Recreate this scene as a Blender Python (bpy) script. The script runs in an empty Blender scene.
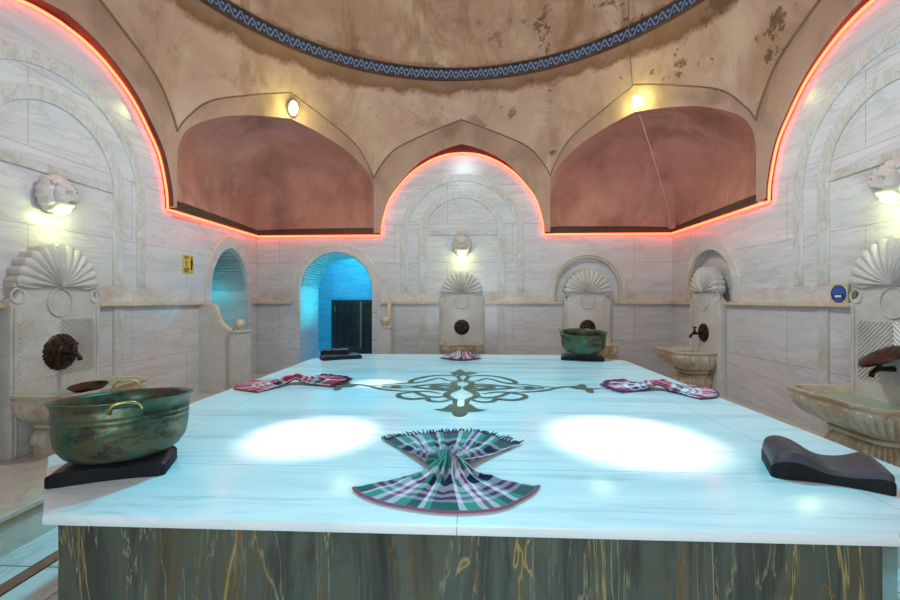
import bpy, bmesh, math, random
from mathutils import Vector, Matrix, noise
random.seed(7)
S = bpy.context.scene
C = S.collection
PI = math.pi
EYE = 1.43                      # eye height above the floor; wall heights below are measured from the eye
A = math.atan(20/430)

# ------------------------------------------------------------------ camera
cd = bpy.data.cameras.new('camera'); cam = bpy.data.objects.new('camera', cd); C.objects.link(cam)
cam.location = (0, 0, EYE); cam.rotation_euler = (PI/2, 0, A)
cd.sensor_width = 36; cd.lens = 430/900*36; cd.clip_start = .02
S.camera = cam

# ------------------------------------------------------------------ light and exposure
def lin(c): return tuple(((v/255+.055)/1.055)**2.4 if v > 10 else v/255/12.92 for v in c) + (1,)
w = bpy.data.worlds.new('world'); S.world = w; w.use_nodes = True
w.node_tree.nodes['Background'].inputs[0].default_value = (.80, .92, 1.0, 1)
w.node_tree.nodes['Background'].inputs[1].default_value = .45
S.view_settings.view_transform = 'Standard'; S.view_settings.look = 'None'
S.view_settings.gamma = 1; S.view_settings.use_curve_mapping = False
S.view_settings.exposure = 0

def light(name, kind, loc, energy, color, target=None, **kw):
    l = bpy.data.lights.new(name, kind); l.energy = energy; l.color = color
    for k, v in kw.items(): setattr(l, k, v)
    o = bpy.data.objects.new(name, l); C.objects.link(o); o.location = loc
    if target is not None:
        o.rotation_euler = (Vector(target)-Vector(loc)).to_track_quat('-Z', 'Y').to_euler()
    return o
DC = Vector((-.14, 3.5, 0))      # centre of the dome in plan
light('dome_fill', 'AREA', (DC.x, DC.y, EYE+4.9), 14, (1, .93, .86), (DC.x, DC.y, 0), shape='DISK', size=3.6)  # unseen soft fill added inside the dome, no skylight built
light('slab_cyan_spot', 'SPOT', (DC.x+.1, 3.35, EYE+3.7), 880, (.0, .60, .82), (DC.x+.1, 3.3, 0), spot_size=math.radians(62), spot_blend=.25, shadow_soft_size=.18)
for i, (x, y, a, e) in enumerate([(-.79, 2.13, 9.8, 1900), (.78, 2.15, 12.0, 2000), (-.76, 3.48, 6.5, 900)]):
    light('white_spot', 'SPOT', (x*.35, 3.4, EYE+3.6), e, (1, 1, 1), (x, y, EYE-.68), spot_size=math.radians(a), spot_blend=1, shadow_soft_size=.05)
light('doorway_fill', 'AREA', (0, -.7, EYE-.5), 165, (.86, .96, 1), (0, 1.6, EYE+3.2), shape='RECTANGLE', size=2.4, size_y=.8, spread=math.radians(118))
for tx, ty, e_ in ((-.14, 6.9, 160), (-3.49, 3.9, 270), (3.17, 3.7, 290), (-2.9, 6.3, 130), (2.7, 6.3, 130)):     # unseen spots added under the dome to brighten the walls
    light('wall_fill_spot', 'SPOT', (DC.x+(tx-DC.x)*.06, 3.5+(ty-3.5)*.06, EYE+3.1), e_, (.84, .95, 1), (tx, ty, EYE-.1), spot_size=math.radians(80), spot_blend=1, shadow_soft_size=.25)
light('camera_fill', 'AREA', (0, -1.0, EYE+.3), 44, (.74, .93, 1), (0, 3.4, EYE+.25), shape='RECTANGLE', size=1.8, size_y=1.6)  # cool fill added behind the camera to lift the walls and platform side

# ------------------------------------------------------------------ materials
class NM:
    def __init__(s, name):
        s.m = bpy.data.materials.new(name); s.m.use_nodes = True
        s.t = s.m.node_tree; s.b = s.t.nodes['Principled BSDF']
        s.tc = s.t.nodes.new('ShaderNodeTexCoord')
    def n(s, typ, **kw):
        nd = s.t.nodes.new('ShaderNode'+typ)
        for k, v in kw.items():
            if k.startswith('_'): nd.inputs[k[1:].replace('_', ' ')].default_value = v
            else: setattr(nd, k, v)
        return nd
    def l(s, a, b): s.t.links.new(a, b)
    def coord(s, scale=(1,1,1), rot=(0,0,0), loc=(0,0,0), src='Object'):
        mp = s.n('Mapping'); mp.inputs['Scale'].default_value = scale; mp.inputs['Rotation'].default_value = rot
        mp.inputs['Location'].default_value = loc
        s.l(s.tc.outputs[src], mp.inputs['Vector']); return mp.outputs[0]
    def noise(s, vec, scale=4, detail=5, rough=.55, dist=0):
        nd = s.n('TexNoise', _Scale=scale, _Detail=detail, _Roughness=rough, _Distortion=dist)
        s.l(vec, nd.inputs['Vector']); return nd.outputs[0]
    def ramp(s, fac, stops, interp='LINEAR'):
        r = s.n('ValToRGB'); cr = r.color_ramp; cr.interpolation = interp
        while len(cr.elements) > 1: cr.elements.remove(cr.elements[-1])
        cr.elements[0].position = stops[0][0]; cr.elements[0].color = stops[0][1]
        for p, c in stops[1:]:
            e = cr.elements.new(p); e.color = c
        s.l(fac, r.inputs[0]); return r.outputs[0]
    def mix(s, fac, a, b, mode='MIX'):
        x = s.n('Mix', data_type='RGBA', blend_type=mode)
        for v, i in ((fac, 0), (a, 6), (b, 7)):
            if hasattr(v, 'is_linked'): s.l(v, x.inputs[i])
            else: x.inputs[i].default_value = v
        return x.outputs[2]
    def math(s, op, a, b=0, c=0):
        x = s.n('Math', operation=op)
        for i, v in enumerate((a, b, c)):
            if hasattr(v, 'is_linked'): s.l(v, x.inputs[i])
            else: x.inputs[i].default_value = v
        return x.outputs[0]
    def sep(s, vec):
        x = s.n('SeparateXYZ'); s.l(vec, x.inputs[0]); return x.outputs
    def comb(s, x=0, y=0, z=0):
        c = s.n('CombineXYZ')
        for i, v in enumerate((x, y, z)):
            if hasattr(v, 'is_linked'): s.l(v, c.inputs[i])
            else: c.inputs[i].default_value = v
        return c.outputs[0]
    def bump(s, h, strength=.3, dist=.01):
        b = s.n('Bump', _Strength=strength, _Distance=dist); s.l(h, b.inputs['Height']); s.l(b.outputs[0], s.b.inputs['Normal'])
    def fin(s, col=None, rough=.4, metal=0, spec=.5):
        if col is not None:
            if hasattr(col, 'is_linked'): s.l(col, s.b.inputs['Base Color'])
            else: s.b.inputs['Base Color'].default_value = col
        if hasattr(rough, 'is_linked'): s.l(rough, s.b.inputs['Roughness'])
        else: s.b.inputs['Roughness'].default_value = rough
        s.b.inputs['Metallic'].default_value = metal
        s.b.inputs['Specular IOR Level'].default_value = spec
        return s.m

W0, B0 = (1,1,1,1), (0,0,0,1)
def marble(name, c1, c2, cv, rough=.3, joints=None, stretch=(.5, .5, 3), vscale=1.2, vein=.55, stain=None):
    k = NM(name); v = k.coord(stretch)
    n1 = k.noise(v, vscale, 8, .6, .6)
    base = k.ramp(n1, [(.3, lin(c1)), (.52, lin(c2)), (.7, lin(c1))])
    n2 = k.noise(v, vscale*1.7, 4, .6, 1.4)
    vm = k.ramp(n2, [(.46, B0), (.5, (vein,)*3+(1,)), (.54, B0)])
    col = k.mix(vm, base, lin(cv))
    f = k.noise(k.coord((1,1,1)), 60, 3, .6)
    col = k.mix(.12, col, k.ramp(f, [(.3, lin((110,110,110))), (.7, W0)]), 'MULTIPLY')
    if joints:
        bw, bh, tone = joints
        x, y, z = k.sep(k.coord((1,1,1), loc=(.23, 0, -.60)))
        br = k.n('TexBrick', _Scale=1, _Mortar_Size=.0035, _Mortar_Smooth=.2, _Brick_Width=bw, _Row_Height=bh, offset=.45)
        br.inputs['Color1'].default_value = W0; br.inputs['Color2'].default_value = (tone, tone, tone*1.01, 1)
        br.inputs['Mortar'].default_value = (.60, .58, .55, 1)
        k.l(k.comb(x, z, 0), br.inputs['Vector'])
        col = k.mix(1.0, col, br.outputs[0], 'MULTIPLY')
    if stain:
        n3 = k.noise(k.coord((1, 1, 1)), 3.2, 6, .65, .5)
        sm = k.ramp(n3, [(.5, B0), (.66, (stain[1],)*3+(1,))])
        col = k.mix(sm, col, lin(stain[0]))
    return k.fin(col, rough)

M = {}
M['wall'] = marble('wall_marble', (220,219,218), (204,204,208), (174,172,174), .21, (1.9, .62, .92), (.40,.40,2.6), 1.1, .45, ((196,178,156), .25))
M['pil'] = marble('pilaster_marble', (208,209,206), (196,198,196), (160,152,138), .3, None, (2,2,.7), 2.5, .5, ((170,152,124), .5))
M['carved'] = marble('carved_marble', (214,212,208), (200,198,194), (176,172,162), .35, None, (1,1,1), 1.5, .3, ((176,156,130), .3))
M['basin'] = marble('basin_marble', (214,206,190), (198,188,168), (170,150,118), .3, None, (1,1,1), 2.5, .3, ((168,128,86), .8))
M['ledge'] = marble('ledge_marble', (222,208,186), (205,186,160), (176,148,118), .25, None, (.6,.6,1), 3, .3)
M['stainstrip'] = marble('skirting_stone', (216,212,208), (204,198,194), (184,172,162), .35, None, (.7,.7,2), 3, .4, ((170,142,116), .45))
M['bench'] = marble('bench_marble', (212,206,194), (194,190,182), (168,160,146), .2, None, (1,.6,1), 1.5, .4, ((180,158,126), .4))
M['floor'] = marble('floor_marble', (214,220,216), (196,204,202), (160,168,166), .2, None, (1,.5,1), 2, .5)
M['passage'] = marble('passage_marble', (205,205,205), (180,182,185), (140,145,150), .4, (1.4,.55,.85), (.5,.5,2), 1.3, .5)
M['teal'] = M['passage']

k = NM('slab_marble')        # platform top: streaks running across
v = k.coord((.35, 3.2, 1))
n1 = k.noise(v, 1.5, 8, .6, .5)
col = k.ramp(n1, [(.3, lin((224,230,232))), (.5, lin((240,243,243))), (.62, lin((214,222,226))), (.72, lin((238,241,242)))])
n2 = k.noise(k.coord((.5, 6, 1), loc=(3,1,0)), 1.4, 5, .6, .8)
vm = k.ramp(n2, [(.57, B0), (.66, (.55,)*3+(1,)), (.72, B0)])
col = k.mix(vm, col, lin((170,190,200)))
x, y, z = k.sep(k.coord((1,1,1)))
def seam(v0, src, wd=.0014):
    return k.math('LESS_THAN', k.math('ABSOLUTE', k.math('SUBTRACT', src, v0)), wd)
ins = k.math('LESS_THAN', y, 1.74)
s1 = seam(1.735, y)
s2 = k.math('MULTIPLY', seam(-.04, x), ins)
s3 = seam(1.42, k.math('ADD', k.math('MULTIPLY', x, 1.0), k.math('MULTIPLY', y, .02)))
s4 = seam(-1.50, x)
sm = k.math('MAXIMUM', k.math('MAXIMUM', s1, s2), k.math('MAXIMUM', s3, s4))
col = k.mix(sm, col, lin((150,165,172)))
M['slab'] = k.fin(col, .20)

k = NM('cladding_marble')    # dark brown green stone with gold veins
v = k.coord((2.2, 2.2, .35))
n1 = k.noise(v, 3.2, 8, .65, .8)
col = k.ramp(n1, [(.28, lin((40,40,36))), (.42, lin((66,68,60))), (.52, lin((84,90,80))), (.6, lin((90,82,62))), (.72, lin((58,66,60)))])
for sc, pos, wd, c, off in ((1.6, .5, .0045, (176,152,96), 0), (2.6, .44, .004, (150,140,110), 4), (3.6, .57, .006, (128,94,44), 9)):
    n2 = k.noise(k.coord((2.4, 2.4, .22), loc=(off, off*.3, 0)), sc, 5, .6, 1.0)
    vm = k.ramp(n2, [(pos-wd*1.5, B0), (pos, (.9,)*3+(1,)), (pos+wd*1.5, B0)])
    col = k.mix(vm, col, lin(c))
n3 = k.noise(k.coord((3,3,1.3), loc=(2,0,5)), 2.6, 3, .5, .4)
col = k.mix(k.ramp(n3, [(.70, B0), (.76, (.7,)*3+(1,))]), col, lin((136,92,36)))
M['clad'] = k.fin(col, .18)

def plaster(name, c1, c2, stains=True, dk=(98,72,52), mot=.75):
    k = NM(name)
    n1 = k.noise(k.coord((1,1,1)), .9, 7, .6, .3)
    col = k.ramp(n1, [(.3, lin(c1)), (.5, lin(c2)), (.7, lin(c1))])
    if stains:
        x, y, z = k.sep(k.coord((1,1,1)))
        n2 = k.noise(k.coord((1,1,1), loc=(4.3, 1.2, 2)), 1.9, 8, .68, .4)
        n5 = k.noise(k.coord((1,1,.45), loc=(7, 2, 3)), 1.5, 7, .7, .8)
        col = k.mix(k.ramp(n5, [(.50, B0), (.64, (mot,)*3+(1,))]), col, lin((140,104,78)))
        # damp ring just below the tile band
        zz = k.math('ADD', z, k.math('MULTIPLY', k.math('SUBTRACT', n2, .5), .42))
        rg = k.ramp(k.math('MULTIPLY', k.math('SUBTRACT', zz, EYE+3.0), 1.6), [(0, B0), (.30, (.05,)*3+(1,)), (.42, (.95,)*3+(1,)), (.58, (.8,)*3+(1,)), (.68, (.75,)*3+(1,)), (.95, (.6,)*3+(1,)), (1, (.1,)*3+(1,))])
        col = k.mix(rg, col, lin((122,86,60)))
        # peeling patches
        n3 = k.noise(k.coord((1,1,1), loc=(1.7, 3.1, .4)), 2.3, 9, .7, .2)
        pm = k.ramp(n3, [(.575, B0), (.59, (.75,)*3+(1,)), (.7, (.9,)*3+(1,))])
        right = k.ramp(k.math('ADD', k.math('MULTIPLY', x, .35), .35), [(.3, (.25,)*3+(1,)), (.7, W0)])
        col = k.mix(k.math('MULTIPLY', pm, right), col, lin(dk))
    else:
        n6 = k.noise(k.coord((1,1,.7), loc=(1, 5, 2)), 1.8, 6, .6, .5)
        col = k.mix(k.ramp(n6, [(.48, B0), (.66, (.6,)*3+(1,))]), col, lin(tuple(v*.72 for v in c2)))
    n4 = k.noise(k.coord((1,1,1)), 22, 6, .6)
    k.bump(n4, .25, .01)
    return k.fin(col, .75, spec=.25)
M['plaster'] = plaster('upper_plaster', (206,176,156), (186,152,134), mot=.4)
M['dome'] = plaster('dome_plaster', (206,178,154), (172,138,116))
M['band'] = plaster('arch_plaster', (186,154,134), (172,138,120), False)
M['niche'] = plaster('niche_plaster', (196,142,128), (178,120,106), False)
M['soot'] = plaster('soot_line', (112,82,64), (136,104,82), False)
M['darktrim'] = plaster('dark_moulding_shade', (64,47,38), (88,65,52), False)  # dark mouldings; on the arch soffits the shade is put into this colour

k = NM('ring_tile')          # blue and white band
x, y, z = k.sep(k.coord((1,1,1)))
ang = k.math('ARCTAN2', k.math('SUBTRACT', y, DC.y), k.math('SUBTRACT', x, DC.x))
u = k.math('MULTIPLY', ang, 130/(2*PI)); vv = k.math('MULTIPLY', k.math('SUBTRACT', z, EYE+3.42), 1/.15)
fu = k.math('ABSOLUTE', k.math('SUBTRACT', k.math('FRACT', u), .5))
tri = k.math('LESS_THAN', k.math('ABSOLUTE', k.math('SUBTRACT', k.math('ADD', fu, k.math('MULTIPLY', vv, .5)), .47)), .07)
dot = k.math('LESS_THAN', k.math('ADD', k.math('ABSOLUTE', k.math('SUBTRACT', fu, .47)), k.math('ABSOLUTE', k.math('SUBTRACT', vv, .68))), .15)
dot2 = k.math('LESS_THAN', k.math('ADD', fu, k.math('ABSOLUTE', k.math('SUBTRACT', vv, .32))), .13)
edge = k.math('GREATER_THAN', k.math('ABSOLUTE', k.math('SUBTRACT', vv, .5)), .42)
mm = k.math('MAXIMUM', tri, k.math('MAXIMUM', dot, dot2))
col = k.mix(mm, lin((30,42,82)), lin((120,140,160)))
col = k.mix(edge, col, lin((44,40,52)))
M['tile'] = k.fin(col, .3)

k = NM('tarnished_copper')
n1 = k.noise(k.coord((1,1,1)), 7, 8, .65, .4)
n2 = k.noise(k.coord((1,1,1), loc=(2,5,1)), 16, 6, .7)
n8 = k.noise(k.coord((1,1,2.2), loc=(6,5,1)), 9, 8, .75)
col = k.ramp(n1, [(.3, lin((34,58,46))), (.46, lin((66,96,76))), (.60, lin((96,82,56))), (.74, lin((44,76,68)))])
col = k.mix(k.ramp(n2, [(.6, B0), (.72, (.6,)*3+(1,))]), col, lin((110,138,120)))
col = k.mix(k.ramp(n8, [(.5, B0), (.6, (.75,)*3+(1,))]), col, lin((34,40,32)))
vo = k.n('TexVoronoi', _Scale=38); k.l(k.coord((1,1,1)), vo.inputs['Vector'])
k.bump(vo.outputs[0], .35, .004)
M['copper'] = k.fin(col, .36, .55)
k = NM('brass'); n1 = k.noise(k.coord((1,1,1)), 30, 4)
M['brass'] = k.fin(k.ramp(n1, [(.3, lin((150,140,80))), (.7, lin((196,190,120)))]), .3, .9)
k = NM('dark_bronze'); n1 = k.noise(k.coord((1,1,1)), 24, 6)
k.bump(n1, .5, .004)
M['bronze'] = k.fin(k.ramp(n1, [(.35, lin((30,22,18))), (.6, lin((72,50,36))), (.75, lin((50,44,36)))]), .4, .6)
k = NM('dark_wood'); n1 = k.noise(k.coord((3,3,.5)), 6, 5)
M['wood'] = k.fin(k.ramp(n1, [(.3, lin((30,26,22))), (.7, lin((62,54,44)))]), .5)
k = NM('head_rest_foam'); n1 = k.noise(k.coord((1,1,1)), 9, 4)
M['rest'] = k.fin(k.ramp(n1, [(.35, lin((44,42,48))), (.65, lin((66,60,68)))]), .45)
k = NM('head_rest_side'); n1 = k.noise(k.coord((1,1,1)), 9, 4)
M['restdark'] = k.fin(k.ramp(n1, [(.35, lin((12,13,16))), (.65, lin((22,23,26)))]), .6, spec=.25)
k = NM('inlay_stone'); n1 = k.noise(k.coord((1,1,1)), 9, 5)
M['inlay'] = k.fin(k.ramp(n1, [(.35, lin((74,84,70))), (.65, lin((98,106,88)))]), .45, spec=.3)
k = NM('basin_water'); M['water'] = k.fin(lin((150,176,160)), .06)
k = NM('bowl_water'); M['dwater'] = k.fin(lin((24,46,44)), .05)
k = NM('floor_strip'); n1 = k.noise(k.coord((1,1,1)), 14, 5)
M['strip'] = k.fin(k.ramp(n1, [(.35, lin((112,70,52))), (.65, lin((146,100,78)))]), .3)
k = NM('dark_line'); M['line'] = k.fin(lin((48,38,34)), .5)
k = NM('nosing'); M['nosing'] = k.fin(lin((188,170,120)), .35)
k = NM('white_plastic'); M['white'] = k.fin(lin((220,218,208)), .4)
k = NM('cable_sheath'); M['cable'] = k.fin(lin((206,160,140)), .5)
k = NM('cable_dark'); M['cabled'] = k.fin(lin((120,100,80)), .6)
k = NM('grey_box'); M['grey'] = k.fin(lin((150,140,130)), .5)
k = NM('sign_yellow'); M['yellow'] = k.fin(lin((206,176,60)), .4)
k = NM('sign_black'); M['black'] = k.fin(lin((24,20,14)), .4)
k = NM('sign_blue'); M['blue'] = k.fin(lin((28,84,160)), .35)
k = NM('sign_navy'); M['navy'] = k.fin(lin((24,34,90)), .35)
k = NM('olive_green'); M['olive'] = k.fin(lin((110,124,84)), .5)

def emis(name, c, s):
    k = NM(name); k.b.inputs['Base Color'].default_value = (.05,.05,.05,1)
    k.b.inputs['Emission Color'].default_value = c; k.b.inputs['Emission Strength'].default_value = s
    return k.m
M['neon'] = emis('neon_glow', (1, .062, .022, 1), 11)
M['lampglow'] = emis('lamp_glow', (.95, 1, .62, 1), 14)
M['spotglow'] = emis('spot_glow', (.95, 1, .70, 1), 4)

def plaid(name, pal, wv):
    k = NM(name)
    x, y, z = k.sep(k.tc.outputs['UV'])
    fu = k.math('FRACT', k.math('MULTIPLY_ADD', x, wv[0], .12)); fv = k.math('FRACT', k.math('MULTIPLY', y, wv[1]))
    a, b, c, d = [lin(p) for p in pal]     # dark, mid, light, accent
    cu = k.ramp(fu, [(0, a), (.24, c), (.29, b), (.40, c), (.46, d), (.52, c), (.60, b), (.72, a), (.86, c), (.93, b)], 'CONSTANT')
    cv = k.ramp(fv, [(0, b), (.20, c), (.26, d), (.32, c), (.38, d), (.44, c), (.54, a), (.68, c), (.76, b), (.94, d)], 'CONSTANT')
    thread = k.math('GREATER_THAN', k.math('FRACT', k.math('MULTIPLY', k.math('ADD', x, y), 130)), .5)
    col = k.mix(k.math('MULTIPLY_ADD', thread, .3, .22), cu, cv)
    if wv[2]:
        hem = k.math('LESS_THAN', y, -.962)
        col = k.mix(hem, col, lin(wv[2]))
    k.b.inputs['Sheen Weight'].default_value = .08
    return k.fin(col, .85, spec=.2)
M['towel1'] = plaid('green_plaid_cloth', ((20,28,54), (66,142,128), (238,208,222), (150,60,112)), (1.15, 1.0, (150,84,110)))
M['towel2'] = plaid('red_plaid_cloth', ((40,28,50), (196,40,62), (240,214,214), (206,52,76)), (1.3, 1.1, (190,40,60)))
M['towel3'] = plaid('red_white_cloth', ((54,46,88), (214,70,92), (240,234,238), (60,52,96)), (1.3, 1.1, (90,60,90)))

# ------------------------------------------------------------------ mesh helpers
class MB:
    """collects geometry that becomes ONE mesh"""
    def __init__(s): s.v = []; s.f = []; s.uv = None
    def add(s, vs, fs):
        o = len(s.v); s.v += [tuple(p) for p in vs]; s.f += [tuple(i+o for i in f) for f in fs]; return s
    def box(s, x0, x1, y0, y1, z0, z1, bev=0):
        bm = bmesh.new(); bmesh.ops.create_cube(bm, size=1)
        for q in bm.verts: q.co = Vector(((x0+x1)/2+q.co.x*(x1-x0), (y0+y1)/2+q.co.y*(y1-y0), (z0+z1)/2+q.co.z*(z1-z0)))
        if bev: bmesh.ops.bevel(bm, geom=bm.edges[:], offset=bev, segments=2, affect='EDGES')
        s.bm(bm); return s
    def bm(s, bm, mat=None):
        if mat: bmesh.ops.transform(bm, matrix=mat, verts=bm.verts)
        bm.verts.index_update(); s.add([q.co[:] for q in bm.verts], [[q.index for q in f.verts] for f in bm.faces]); bm.free(); return s
    def tube(s, pts, r, n=8, closed=False, caps=True):
        pts = [Vector(p) for p in pts]; m = len(pts); vs = []; up = None
        for i, p in enumerate(pts):
            a = pts[(i-1) % m] if (closed or i > 0) else p; b = pts[(i+1) % m] if (closed or i < m-1) else p
            t = (b-a).normalized()
            if up is None: up = Vector((0,0,1)) if abs(t.z) < .9 else Vector((1,0,0))
            sx = t.cross(up).normalized(); up = sx.cross(t).normalized()
            rr = r[i] if isinstance(r, (list, tuple)) else r
            vs += [p + (sx*math.cos(2*PI*j/n)+up*math.sin(2*PI*j/n))*rr for j in range(n)]
        fs = [(i*n+j, i*n+(j+1) % n, ((i+1) % m)*n+(j+1) % n, ((i+1) % m)*n+j) for i in range(m if closed else m-1) for j in range(n)]
        if not closed and caps: fs += [tuple(range(n))[::-1], tuple((m-1)*n+j for j in range(n))]
        return s.add(vs, fs)
    def rows(s, rows, closed=False, cap0=False, cap1=False):
        n = len(rows[0]); vs = [p for r in rows for p in r]; e = n if closed else n-1
        fs = [(i*n+j, i*n+(j+1) % n, (i+1)*n+(j+1) % n, (i+1)*n+j) for i in range(len(rows)-1) for j in range(e)]
        if cap0: fs.append(tuple(range(n))[::-1])
        if cap1: fs.append(tuple((len(rows)-1)*n+j for j in range(n)))
        return s.add(vs, fs)
    def lathe(s, prof, n=40, c=(0,0,0), f=None):
        rows = []
        for r, z in prof:
            row = []
            for j in range(n):
                a = 2*PI*j/n; rr = r*(f(a, z) if f else 1)
                row.append((c[0]+rr*math.cos(a), c[1]+rr*math.sin(a), c[2]+z))
            rows.append(row)
        return s.rows(rows, True, prof[0][0] > 1e-4, prof[-1][0] > 1e-4)
    def poly(s, outs, y0, y1, bev=0, plane='xz'):
        """2D outlines (outer + holes) given thickness; plane xz -> thickness on y, xy -> thickness on z"""
        cu = bpy.data.curves.new('t', 'CURVE'); cu.dimensions = '2D'; cu.fill_mode = 'BOTH'
        for o in outs:
            sp = cu.splines.new('POLY'); sp.points.add(len(o)-1); sp.use_cyclic_u = True
            for p, q in zip(sp.points, o): p.co = (q[0], q[1], 0, 1)
        h = abs(y1-y0)/2
        cu.extrude = h-bev
        if bev: cu.bevel_depth = bev; cu.offset = -bev; cu.bevel_resolution = 1
        ob = bpy.data.objects.new('t', cu); C.objects.link(ob)
        me = ob.to_mesh(); ym = (y0+y1)/2
        if plane == 'xz': vs = [(q.co.x, ym-q.co.z, q.co.y) for q in me.vertices]
        else: vs = [(q.co.x, q.co.y, ym+q.co.z) for q in me.vertices]
        s.add(vs, [list(p.vertices) for p in me.polygons])
        ob.to_mesh_clear(); bpy.data.objects.remove(ob); bpy.data.curves.remove(cu)
        return s
    def xf(s, mat): s.v = [tuple(mat @ Vector(p)) for p in s.v]; return s
    def build(s, name, mat, parent=None, smooth=False, mw=None, kind=None, label=None, weld=True, auto=None):
        me = bpy.data.meshes.new(name); me.from_pydata(s.v, [], s.f)
        bm = bmesh.new(); bm.from_mesh(me)
        if weld: bmesh.ops.remove_doubles(bm, verts=bm.verts, dist=1e-5)
        bmesh.ops.recalc_face_normals(bm, faces=bm.faces); bm.to_mesh(me); bm.free()
        me.materials.append(M[mat])
        if smooth:
            me.polygons.foreach_set('use_smooth', [True]*len(me.polygons))
            if auto: me.set_sharp_from_angle(angle=math.radians(auto))
        o = bpy.data.objects.new(name, me); C.objects.link(o)
        if mw is not None: o.matrix_world = mw
        if parent: o.parent = parent
        if kind: o['kind'] = kind
        if label: o['label'] = label
        return o

def thing(name, label, cat, mw, group=None):
    o = bpy.data.objects.new(name, None); C.objects.link(o); o.matrix_world = mw; o.empty_display_size = .1
    o['label'] = label; o['category'] = cat
    if group: o['group'] = group
    return o
def tag(o, label, cat, group=None):
    o['label'] = label; o['category'] = cat
    if group: o['group'] = group
    return o
def T(x, y, z): return Matrix.Translation((x, y, z))
def R(a, ax='Z'): return Matrix.Rotation(math.radians(a), 4, ax)
def arc(cx, cz, r, a0, a1, n=24, rz=None):
    rz = rz or r
    return [(cx+r*math.cos(math.radians(a0+(a1-a0)*i/n)), cz+rz*math.sin(math.radians(a0+(a1-a0)*i/n))) for i in range(n+1)]
def spline(pts, n=6):
    out = []; P = [pts[0]]+list(pts)+[pts[-1]]
    for i in range(1, len(P)-2):
        for j in range(n):
            t = j/n; a, b, c, d = P[i-1], P[i], P[i+1], P[i+2]
            out.append(tuple(.5*((2*b[k])+(-a[k]+c[k])*t+(2*a[k]-5*b[k]+4*c[k]-d[k])*t*t+(-a[k]+3*b[k]-3*c[k]+d[k])*t**3) for k in range(len(b))))
    out.append(tuple(pts[-1])); return out

# ------------------------------------------------------------------ room frame
XL, XR, YB = -3.49, 3.17, 6.9
ZF, ZB, ZS = -EYE, -1.19, -.68           # floor, bench top, platform top (from the eye)
MWB = T(-.13, YB, EYE); MWL = T(XL, 3.47, EYE) @ R(90); MWR = T(XR, 3.37, EYE) @ R(-90)

# arch that tops the marble (half, rising to the crown)
ARCH = spline([(1.30,1.05),(1.285,1.25),(1.18,1.60),(1.01,1.84),(.79,2.07),(.51,2.245),(.25,2.335),(0,2.36)], 5)
FULL = ARCH + [(-x, z) for x, z in ARCH[::-1][1:]]

def door_pts(xa, xb, zbot, ztop, pointed=0):
    c = (xa+xb)/2; r = (xb-xa)/2
    if not pointed: return [(xa, zbot), (xb, zbot)] + arc(c, ztop-r, r, 0, 180, 28)
    sp = ztop-r*1.25
    out = [(xa, zbot), (xb, zbot)]
    for i in range(15):
        t = i/14; out.append((c+r*(1-t**2.0)**.62 if t < 1 else c, sp+(ztop-sp)*t))
    return out + [(2*c-x, z) for x, z in out[2:][::-1][1:]]

DOORB = (-2.64, -1.456); DOORL = (2.15, 3.11)
hb = door_pts(*DOORB, ZB+.01, .78); hl = door_pts(*DOORL, ZB+.01, .76, 1)
# NICHE: shallow round headed recess behind the small fountains
def niche_pts(c, r=.5, top=.67, zb=-.02): return [(c-r, zb), (c+r, zb)] + arc(c, top-r, r, 0, 180, 28)
NB, NR = 1.985, -2.46
def wall(name, x0, x1, holes, thick, mw):
    out = [(x0, ZF), (x1, ZF), (x1, 1.05)] + FULL + [(x0, 1.05)]
    m = MB().poly([out]+holes, 0, thick); return m.build(name, 'wall', mw=mw, kind='structure')
wall('wall_back', -4.25, 4.0, [hb, niche_pts(NB)], .85, MWB)
wall('wall_left', -3.37, 3.42, [hl], .85, MWL)
wall('wall_right', -3.53, 3.27, [niche_pts(NR, .5, .66)], .4, MWR)
tn = [0]
def trim(m, mat, mw=None, smooth=False, auto=None):
    tn[0] += 1; return m.build('trim_%d' % tn[0], mat, mw=mw, kind='structure', smooth=smooth, auto=auto)
for c, mw, top in ((NB, MWB, .67), (NR, MWR, .66)):
    trim(MB().box(c-.56, c+.56, .09, .2, -.1, .75), 'wall', mw)

# floor, bench and kerb strips
MB().box(-4.4, 4.1, -2.5, 10.2, -.1, 0).build('floor', 'floor', kind='structure')
BE = -2.6
bo = [(XL, -.3), (BE, -.3), (BE, 6.03), (2.28, 6.03), (2.28, -.3), (XR, -.3), (XR, YB), (XL, YB)]
b = trim(MB().poly([bo], 0, EYE+ZB-.035, plane='xy'), 'bench')
bo2 = [(XL, -.3), (BE+.035, -.3), (BE+.035, 5.995), (2.245, 5.995), (2.245, -.3), (XR, -.3), (XR, YB), (XL, YB)]
trim(MB().poly([bo2], EYE+ZB-.035, EYE+ZB, .008, 'xy'), 'bench')
def path_strip(x, wd, mat, z0, z1):
    m = MB(); m.box(-x-.17-wd, -x-.17+wd, -.4, 5.77, z0, z1); m.box(x-.17-wd, x-.17+wd, -.4, 5.77, z0, z1)
    m.box(-x-.17+wd, x-.17-wd, 5.77-2*wd, 5.77, z0, z1); return trim(m, mat)
path_strip(2.135, .046, 'line', 0, .002)
path_strip(2.135, .036, 'strip', 0, .004)
# thin yellowish nosing line below the bench lip
m = MB(); m.box(BE, BE+.012, -.3, 6.03, EYE+ZB-.06, EYE+ZB-.036); m.box(2.268, 2.28, -.3, 6.03, EYE+ZB-.06, EYE+ZB-.036); m.box(BE, 2.28, 6.018, 6.03, EYE+ZB-.06, EYE+ZB-.036)
trim(m, 'nosing')
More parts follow.
